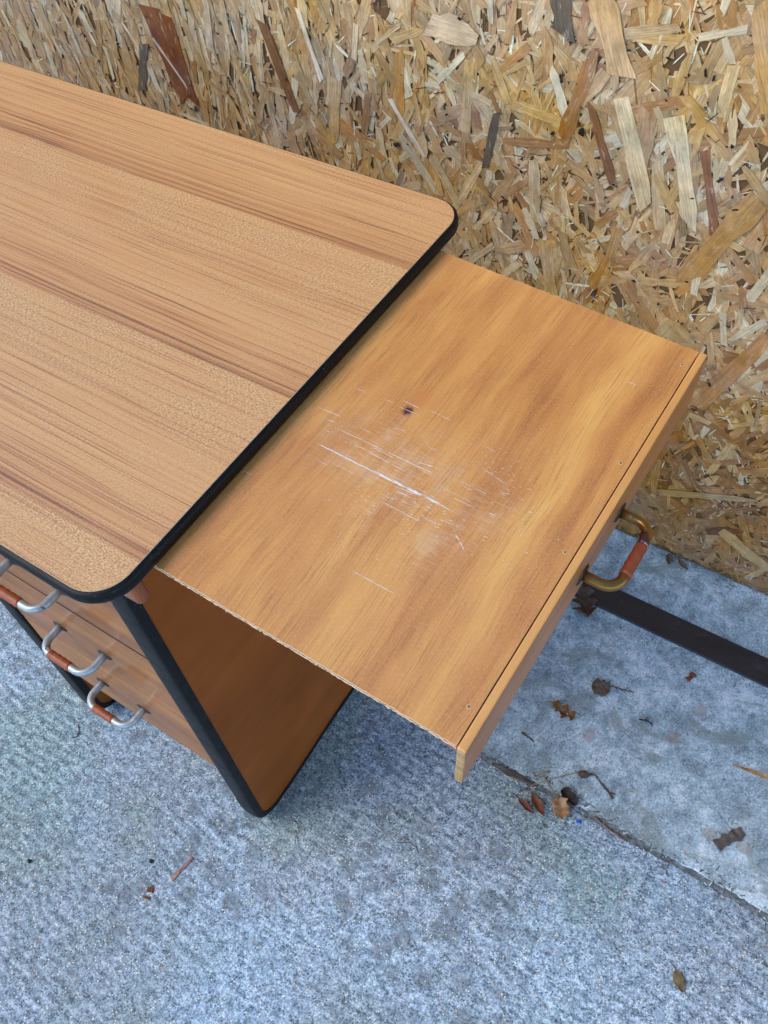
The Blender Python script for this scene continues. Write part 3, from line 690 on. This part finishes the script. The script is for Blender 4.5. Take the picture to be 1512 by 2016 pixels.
for q, (x0, y0, x1, y1, w) in enumerate(SCR):
    n = max(4, int(math.hypot(x1-x0, y1-y0)/.003)); o = len(V); w *= .00115; dz = .00006+.000004*q
    nx, ny = -(y1-y0), (x1-x0); L = math.hypot(nx, ny) or 1; nx /= L; ny /= L
    for i in range(n+1):
        t = i/n; ww = w*min(1, 4*t+.12)*min(1, 4*(1-t)+.12)*rr.uniform(.6, 1.15); x = x0+(x1-x0)*t; y = y0+(y1-y0)*t+rr.randn()*.00005
        V += [(x-nx*ww/2, y-ny*ww/2, dz), (x+nx*ww/2, y+ny*ww/2, dz)]
    F += [(o+2*i, o+2*i+2, o+2*i+3, o+2*i+1) for i in range(n)]
tag(mesh_obj('scratch_marks', V, F, [M_SCR], shelf), kind='stuff')
# torn fibres along the near cut edge of the shelf
V = []; F = []
for k in range(26):
    x = rr.choice([.07, .075, .09, .105, .16, .2, .235, .03])+rr.randn()*.005; o = len(V); l = rr.uniform(.0015, .005); a = rr.uniform(-1.2, 1.2)
    p0 = Vector((x, SY0-.0002, rr.uniform(-.005, -.003))); p1 = p0+Vector((math.sin(a)*l, -.35*l, -l*.6*abs(math.cos(a))))
    V += [p0, p0+Vector((.0004, 0, 0)), p1]; F.append((o, o+1, o+2))
tag(mesh_obj('torn_fibres', V, F, [M_PLYE], shelf), kind='stuff')

# ------------------------------------------------------------------ steel strip let into the floor
bm = bmesh.new(); box_bm(bm, (-1.6, .6290, -.004), (1.8, .6735, .0042), .0016, 2); box_bm(bm, (-1.6, .6738, -.004), (1.8, .6772, .0022), .0008, 2)
tag(bm_obj('steel_strip', bm, [M_STEEL]), 'long dark rusty flat steel strip on the floor before the wall', 'steel strip')

# ------------------------------------------------------------------ litter on the floor
def leaf(name, x, y, ang, L, W, mat, label, curl=.3, fold=.4, shape='oval', seed=0, z=.001, stem=True, cat='leaf', group=None, nl=14, nw=8, rag=.12, holes=0.0):
    r = np.random.RandomState(seed); V = []; F = []
    ca, sa = math.cos(ang), math.sin(ang)
    ph = r.uniform(0, 6, 6); zs = []
    for i in range(nl+1):
        u = i/nl
        if shape == 'oval': w = math.sin(PI*u**.85)**.75
        elif shape == 'lance': w = math.sin(PI*u)**1.0*.9
        elif shape == 'square': w = min(1, 5*u+.25)*min(1, 5*(1-u)+.3)
        else: w = (.35+.65*abs(math.sin(3*PI*u+ph[0])))*math.sin(PI*u)**.4
        w = max(w, .03)
        for j in range(nw+1):
            v = (j/nw-.5)*2; e = 1+rag*(math.sin(9*u*2+ph[1]+v)+.6*math.sin(21*u+ph[2]))*abs(v)
            a = (u-.5)*L; b = v*w*W*.5*e
            zz = fold*abs(v)*w*W*.5+curl*L*((u-.5)*2)**2*.25+.10*W*math.sin(5*u+ph[3])*math.sin(2.2*v+ph[4])+.05*W*r.randn()*.5
            V.append([x+a*ca-b*sa, y+a*sa+b*ca, zz]); zs.append(zz)
    mz = min(zs)
    for v in V: v[2] += z-mz
    for i in range(nl):
        for j in range(nw):
            if holes and r.rand() < holes: continue
            a = i*(nw+1)+j; F.append((a, a+nw+1, a+nw+2, a+1))
    if stem:
        p0 = Vector(V[nw//2]); pts = [p0+Vector((-ca*t*L*.22+sa*t*t*.004, -sa*t*L*.22, -t*(p0.z-.001)*.8+.0003)) for t in (0, .35, .7, 1)]
        tv, tf = tube(pts, [.0009, .0007, .0006, .0008], 6); o = len(V); V += [list(q) for q in tv]; F += [tuple(k+o for k in f) for f in tf]
    o = mesh_obj(name, V, F, [mat], smooth=True)
    md = o.modifiers.new('thickness', 'SOLIDIFY'); md.thickness = .0004
    return tag(o, label, cat, group)
def twig(name, pts, r0, r1, mat, label, branches=(), cat='twig', knob=None, seed=0):
    r = np.random.RandomState(seed); P = []
    for i in range(len(pts)-1):
        a, b = Vector((*pts[i], 0)), Vector((*pts[i+1], 0)); k = 5
        for j in range(k): t = j/k; P.append(a.lerp(b, t)+Vector((r.randn()*r0*.22, r.randn()*r0*.22, r0+.0004+abs(r.randn())*r0*.3)))
    P.append(Vector((*pts[-1], r1+.0004)))
    n = len(P); V, F = tube(P, [r0+(r1-r0)*i/(n-1)+r0*.15*r.randn()*(0 < i < n-1) for i in range(n)], 8)
    def app(q):
        o = len(V); V.extend(q[0]); F.extend([tuple(k+o for k in f) for f in q[1]])
    for (t, ang, l) in branches:
        p = P[int(t*(n-1))]; d = Vector((math.cos(ang), math.sin(ang), .15)); app(tube([p, p+d*l*.5+Vector((0, 0, .001)), p+d*l], [r1, r1*.8, r1*.5], 6))
    if knob:
        kx, ky, kr = knob; c = Vector((kx, ky, kr*.7)); rows = []
        app(tube([c+Vector((kr*math.cos(PI*t), .4*kr*math.cos(PI*t), 0)) for t in (0, .2, .4, .6, .8, 1)], [kr*(.05+.75*math.sin(PI*t)) for t in (0.02, .2, .4, .6, .8, .98)], 9))
    return tag(mesh_obj(name, V, F, [mat], smooth=True), label, cat)
def chip(name, x, y, ang, L, W, T, mat, label, cat, seed=0, pointy=0.0, n=9):
    r = np.random.RandomState(seed); o = []
    for i in range(n):
        u = -.5+i/(n-1); w = .5*(1-pointy*abs(u+.5))*(1+.18*r.randn()); o.append((u*L, max(.06, w)*W))
    for i in range(n-1, -1, -1):
        u = -.5+i/(n-1); w = .5*(1-pointy*abs(u+.5))*(1+.18*r.randn()); o.append((u*L, -max(.06, w)*W))
    ca, sa = math.cos(ang), math.sin(ang); m = len(o); zb = .0006
    V = [(x+a*ca-b*sa, y+a*sa+b*ca, zb+abs(r.randn())*.0002) for a, b in o]+[(x+a*.96*ca-b*.9*sa, y+a*.96*sa+b*.9*ca, zb+T*(1+.2*r.randn())) for a, b in o]
    F = [(i, (i+1) % m, (i+1) % m+m, i+m) for i in range(m)]
    for i in range(n-1): F.append((m+i, m+i+1, m+m-2-i, m+m-1-i))
    return tag(mesh_obj(name, V, F, [mat]), label, cat)
_ds = lambda c: FL(*[.95*(.80*v+.20*sum(c)/3) for v in c])
LF = lambda n, a, b, c: mat_leaf(n, _ds(a), _ds(b), _ds(c))
mBrown = LF('dry_brown_leaf', (70, 50, 38), (98, 72, 54), (126, 96, 74)); mGreyB = LF('grey_brown_leaf', (84, 68, 58), (112, 92, 80), (136, 114, 98))
mOrange = LF('orange_leaf', (110, 66, 26), (146, 92, 38), (172, 118, 58)); mRed = LF('reddish_leaf', (92, 44, 28), (128, 70, 44), (156, 96, 62))
mTan = LF('tan_leaf', (150, 104, 66), (182, 134, 90), (200, 158, 112)); mDark = LF('dark_leaf', (34, 28, 26), (52, 44, 40), (76, 62, 54))
mStalk = LF('straw', (128, 114, 84), (156, 140, 104), (176, 160, 124)); mTwig = LF('twig_bark', (62, 48, 42), (88, 68, 58), (112, 88, 74))
mBark = LF('grey_bark', (70, 66, 64), (92, 86, 82), (116, 108, 102)); mSpl = LF('pale_splinter', (160, 112, 74), (196, 150, 108), (216, 180, 140))
mPink = LF('pink_splinter', (124, 82, 76), (160, 112, 104), (190, 148, 138)); mBlack = LF('black_thread', (22, 22, 26), (34, 34, 38), (48, 46, 48))
mOlive = LF('olive_seed', (84, 76, 48), (112, 98, 64), (132, 112, 80))
leaf('leaf', .184, .620, -1.0, .060, .044, mBrown, 'crumpled dark brown leaf lying against the steel strip below the brass handle', 1.0, .8, 'ragged', 21, .002, True, rag=.3)
leaf('leaf', .271, .497, .2, .028, .026, mGreyB, 'flat squarish grey brown leaf beside a forked twig', .25, .15, 'square', 22, .0008, False)
twig('twig', [(.283, .509), (.300, .512), (.318, .517)], .0011, .0006, mTwig, 'forked twig beside the squarish grey brown leaf', [(.4, -.3, .014), (.6, .9, .010), (.2, -.7, .012)], seed=1)
leaf('leaf', .238, .431, -.15, .044, .022, mOrange, 'lacy torn orange brown leaf near the shelf corner', .5, .5, 'ragged', 24, .001, False, rag=.45, holes=.04)
leaf('leaf', .257, .270, -.30, .034, .010, mRed, 'narrow curled reddish leaf, nearest the shelf in the leaf pile by the joint', .9, 1.4, 'lance', 25, .001)
leaf('leaf', .271, .282, -.62, .042, .015, mRed, 'long reddish brown pointed leaf next to the narrow curled one', .5, .6, 'lance', 26, .001)
leaf('leaf', .303, .293, -.9, .030, .022, mTan, 'pale tan curled leaf on the joint between the slabs', .7, .7, 'square', 27, .002, True)
leaf('leaf', .306, .314, -.35, .030, .016, mDark, 'nearly black rolled leaf touching the pale tan leaf', .6, 1.3, 'square', 28, .002, False)
leaf('leaf', .222, .303, .06, .075, .012, mBark, 'long flat grey leaf strip lying along the joint', .1, .1, 'lance', 29, .0006, False)
twig('stalk', [(.250, .301), (.276, .331), (.304, .360)], .0012, .0007, mStalk, 'long straw stalk crossing the joint behind the reddish leaves', cat='straw', seed=3)
twig('stalk', [(.250, .314), (.264, .335)], .0019, .0017, mStalk, 'short flat yellowish straw piece on top of the long stalk', cat='straw', seed=4)
twig('stalk', [(.259, .325), (.277, .314), (.294, .302)], .0008, .0006, mStalk, 'thin pale straw leading down to the pale tan leaf', cat='straw', seed=5)
twig('twig', [(.312, .360), (.323, .365), (.338, .358), (.353, .351), (.361, .346)], .0012, .0015, mTwig, 'dark twig with a round bud at one end', [(.75, .2, .008)], knob=(.309, .356, .0075), seed=6)
twig('twig', [(.348, .3085), (.376, .3025), (.404, .300)], .0020, .0010, LF('red_twig', (98, 70, 58), (132, 100, 86), (154, 122, 106)), 'straight reddish twig lying in the joint between the slabs', seed=7)
chip('plastic_chip', .333, .291, .3, .0065, .0045, .0012, mat_simple('blue_plastic', lin(20, 90, 205), .35), 'tiny bright blue plastic chip near the tan leaf', 'plastic', 1)
chip('bark_piece', .522, .380, 1.02, .046, .016, .0035, mBark, 'dark grey piece of bark alone on the smooth concrete', 'bark', 2)
chip('wood_splinter', .530, .491, .19+PI, .085, .017, .002, mSpl, 'pale pointed wood splinter at the right edge of the picture', 'splinter', 3, .95, 11)
leaf('seed_pod', .533, .172, -.85, .026, .0155, mOlive, 'olive winged seed alone on the rough concrete, lower right', .15, .2, 'oval', 31, .0012, True, 'seed', rag=.03)
chip('wood_splinter', -.121, -.068, 1.42, .042, .0052, .0022, mPink, 'slim pinkish wood splinter on the rough concrete before the desk', 'splinter', 5, .3)
chip('wood_chip', -.142, -.115, .6, .0095, .0075, .0018, mRed, 'small square reddish wood chip near the pinkish splinter', 'wood chip', 6)
chip('wood_chip', -.139, -.126, .3, .0120, .0035, .0015, mRed, 'thin sliver of reddish wood just below the square chip', 'wood chip', 7)
chip('wood_chip', .383, .587, 1.2, .0170, .0085, .0016, mRed, 'small reddish brown chip in front of the steel strip', 'wood chip', 8)
twig('twig', [(.125, .127), (.140, .137), (.151, .137), (.159, .131)], .0006, .0005, mTwig, 'thin bent hair like twig below the shelf corner', seed=9)
twig('twig', [(-.415, .013), (-.404, .004), (-.402, -.004), (-.409, -.011)], .0007, .0005, mBlack, 'thin black curled twig beside the bottom drawer handle', seed=10)
twig('twig', [(.343, .479), (.352, .483), (.363, .483)], .0014, .0008, mBlack, 'tiny knotty dark twig right of the lacy orange leaf', [(.5, 1.2, .006), (.9, -.8, .006)], seed=11)
twig('twig', [(.200, .368), (.222, .365)], .0017, .0010, mTwig, 'short dark twig under the near shelf corner', seed=12)
leaf('leaf', .268, .774, -1.2, .022, .011, mGreyB, 'small folded grey leaf at the foot of the wall', .7, 1.2, 'oval', 33, .001, False)
leaf('leaf', .291, .776, -.55, .030, .010, mGreyB, 'pointed pale leaf standing at the wall foot, right of the small folded one', .8, 1.1, 'lance', 34, .001, True)
chip('bottle_disc', .405, .338, 0, .0085, .0085, .0006, mat_simple('clear_disc', lin(176, 184, 190), .3), 'small pale round disc on the smooth concrete', 'disc', 12)
for x, y, lab in [(-.167, -.085, 'black pebble left of the pinkish splinter'), (-.324, -.182, 'black pebble at the left edge of the rough concrete')]:
    bm = bmesh.new(); bmesh.ops.create_icosphere(bm, subdivisions=2, radius=.0033)
    for v in bm.verts: v.co = Vector((v.co.x*1.1+x, v.co.y*.9+y, v.co.z*.7+.002))*1 + Vector((rr.randn(), rr.randn(), rr.randn()))*.00022
    tag(bm_obj('pebble', bm, [mBlack], None, True), lab, 'pebble', 'black pebbles')
# loose grit and sawdust
r = np.random.RandomState(9); V = []; F = []; CC = []
GC = [lin(40, 38, 40), lin(58, 52, 48), lin(226, 222, 212), lin(190, 160, 120), lin(120, 84, 60), lin(96, 92, 90), lin(236, 232, 226), lin(70, 60, 54)]
def grain(x, y, s, long):
    o = len(V); a = r.uniform(0, PI); l = s*long; ca, sa = math.cos(a), math.sin(a); c = GC[r.randint(len(GC))][:3]
    for u, v, w in ((-l, -s*.4, .2), (l, -s*.3, .25), (l*.8, s*.5, .2), (-l*.9, s*.4, .3), (0, 0, 1.0)):
        u *= r.uniform(.7, 1.2); V.append((x+u*ca-v*sa, y+u*sa+v*ca, .0004+w*s*.5)); CC.append(c)
    F.extend([(o+i+o*0, o+(i+1) % 4, o+4) for i in range(4)])
for k in range(1500): grain(r.uniform(-.75, .85), r.uniform(-.42, .30), r.uniform(.0004, .0013), r.uniform(.7, 1.8))
for k in range(420): grain(r.uniform(-.05, .75), r.uniform(.315, .78), r.uniform(.0004, .0011), r.uniform(.7, 3.2))
for k in range(600): grain(r.uniform(.05, .75), r.normal(.31, .012), r.uniform(.0005, .0018), r.uniform(.7, 2.5))
for k in range(350): grain(r.uniform(.15, .7), r.normal(.618, .008), r.uniform(.0005, .0014), r.uniform(.7, 2.0))
for k in range(250): grain(r.uniform(.10, .6), .786-abs(r.normal(0, .006)), r.uniform(.0005, .0015), r.uniform(.7, 3))
g = attr_mesh('grit', V, F, CC, None, M_GRIT, None); tag(g, kind='stuff')
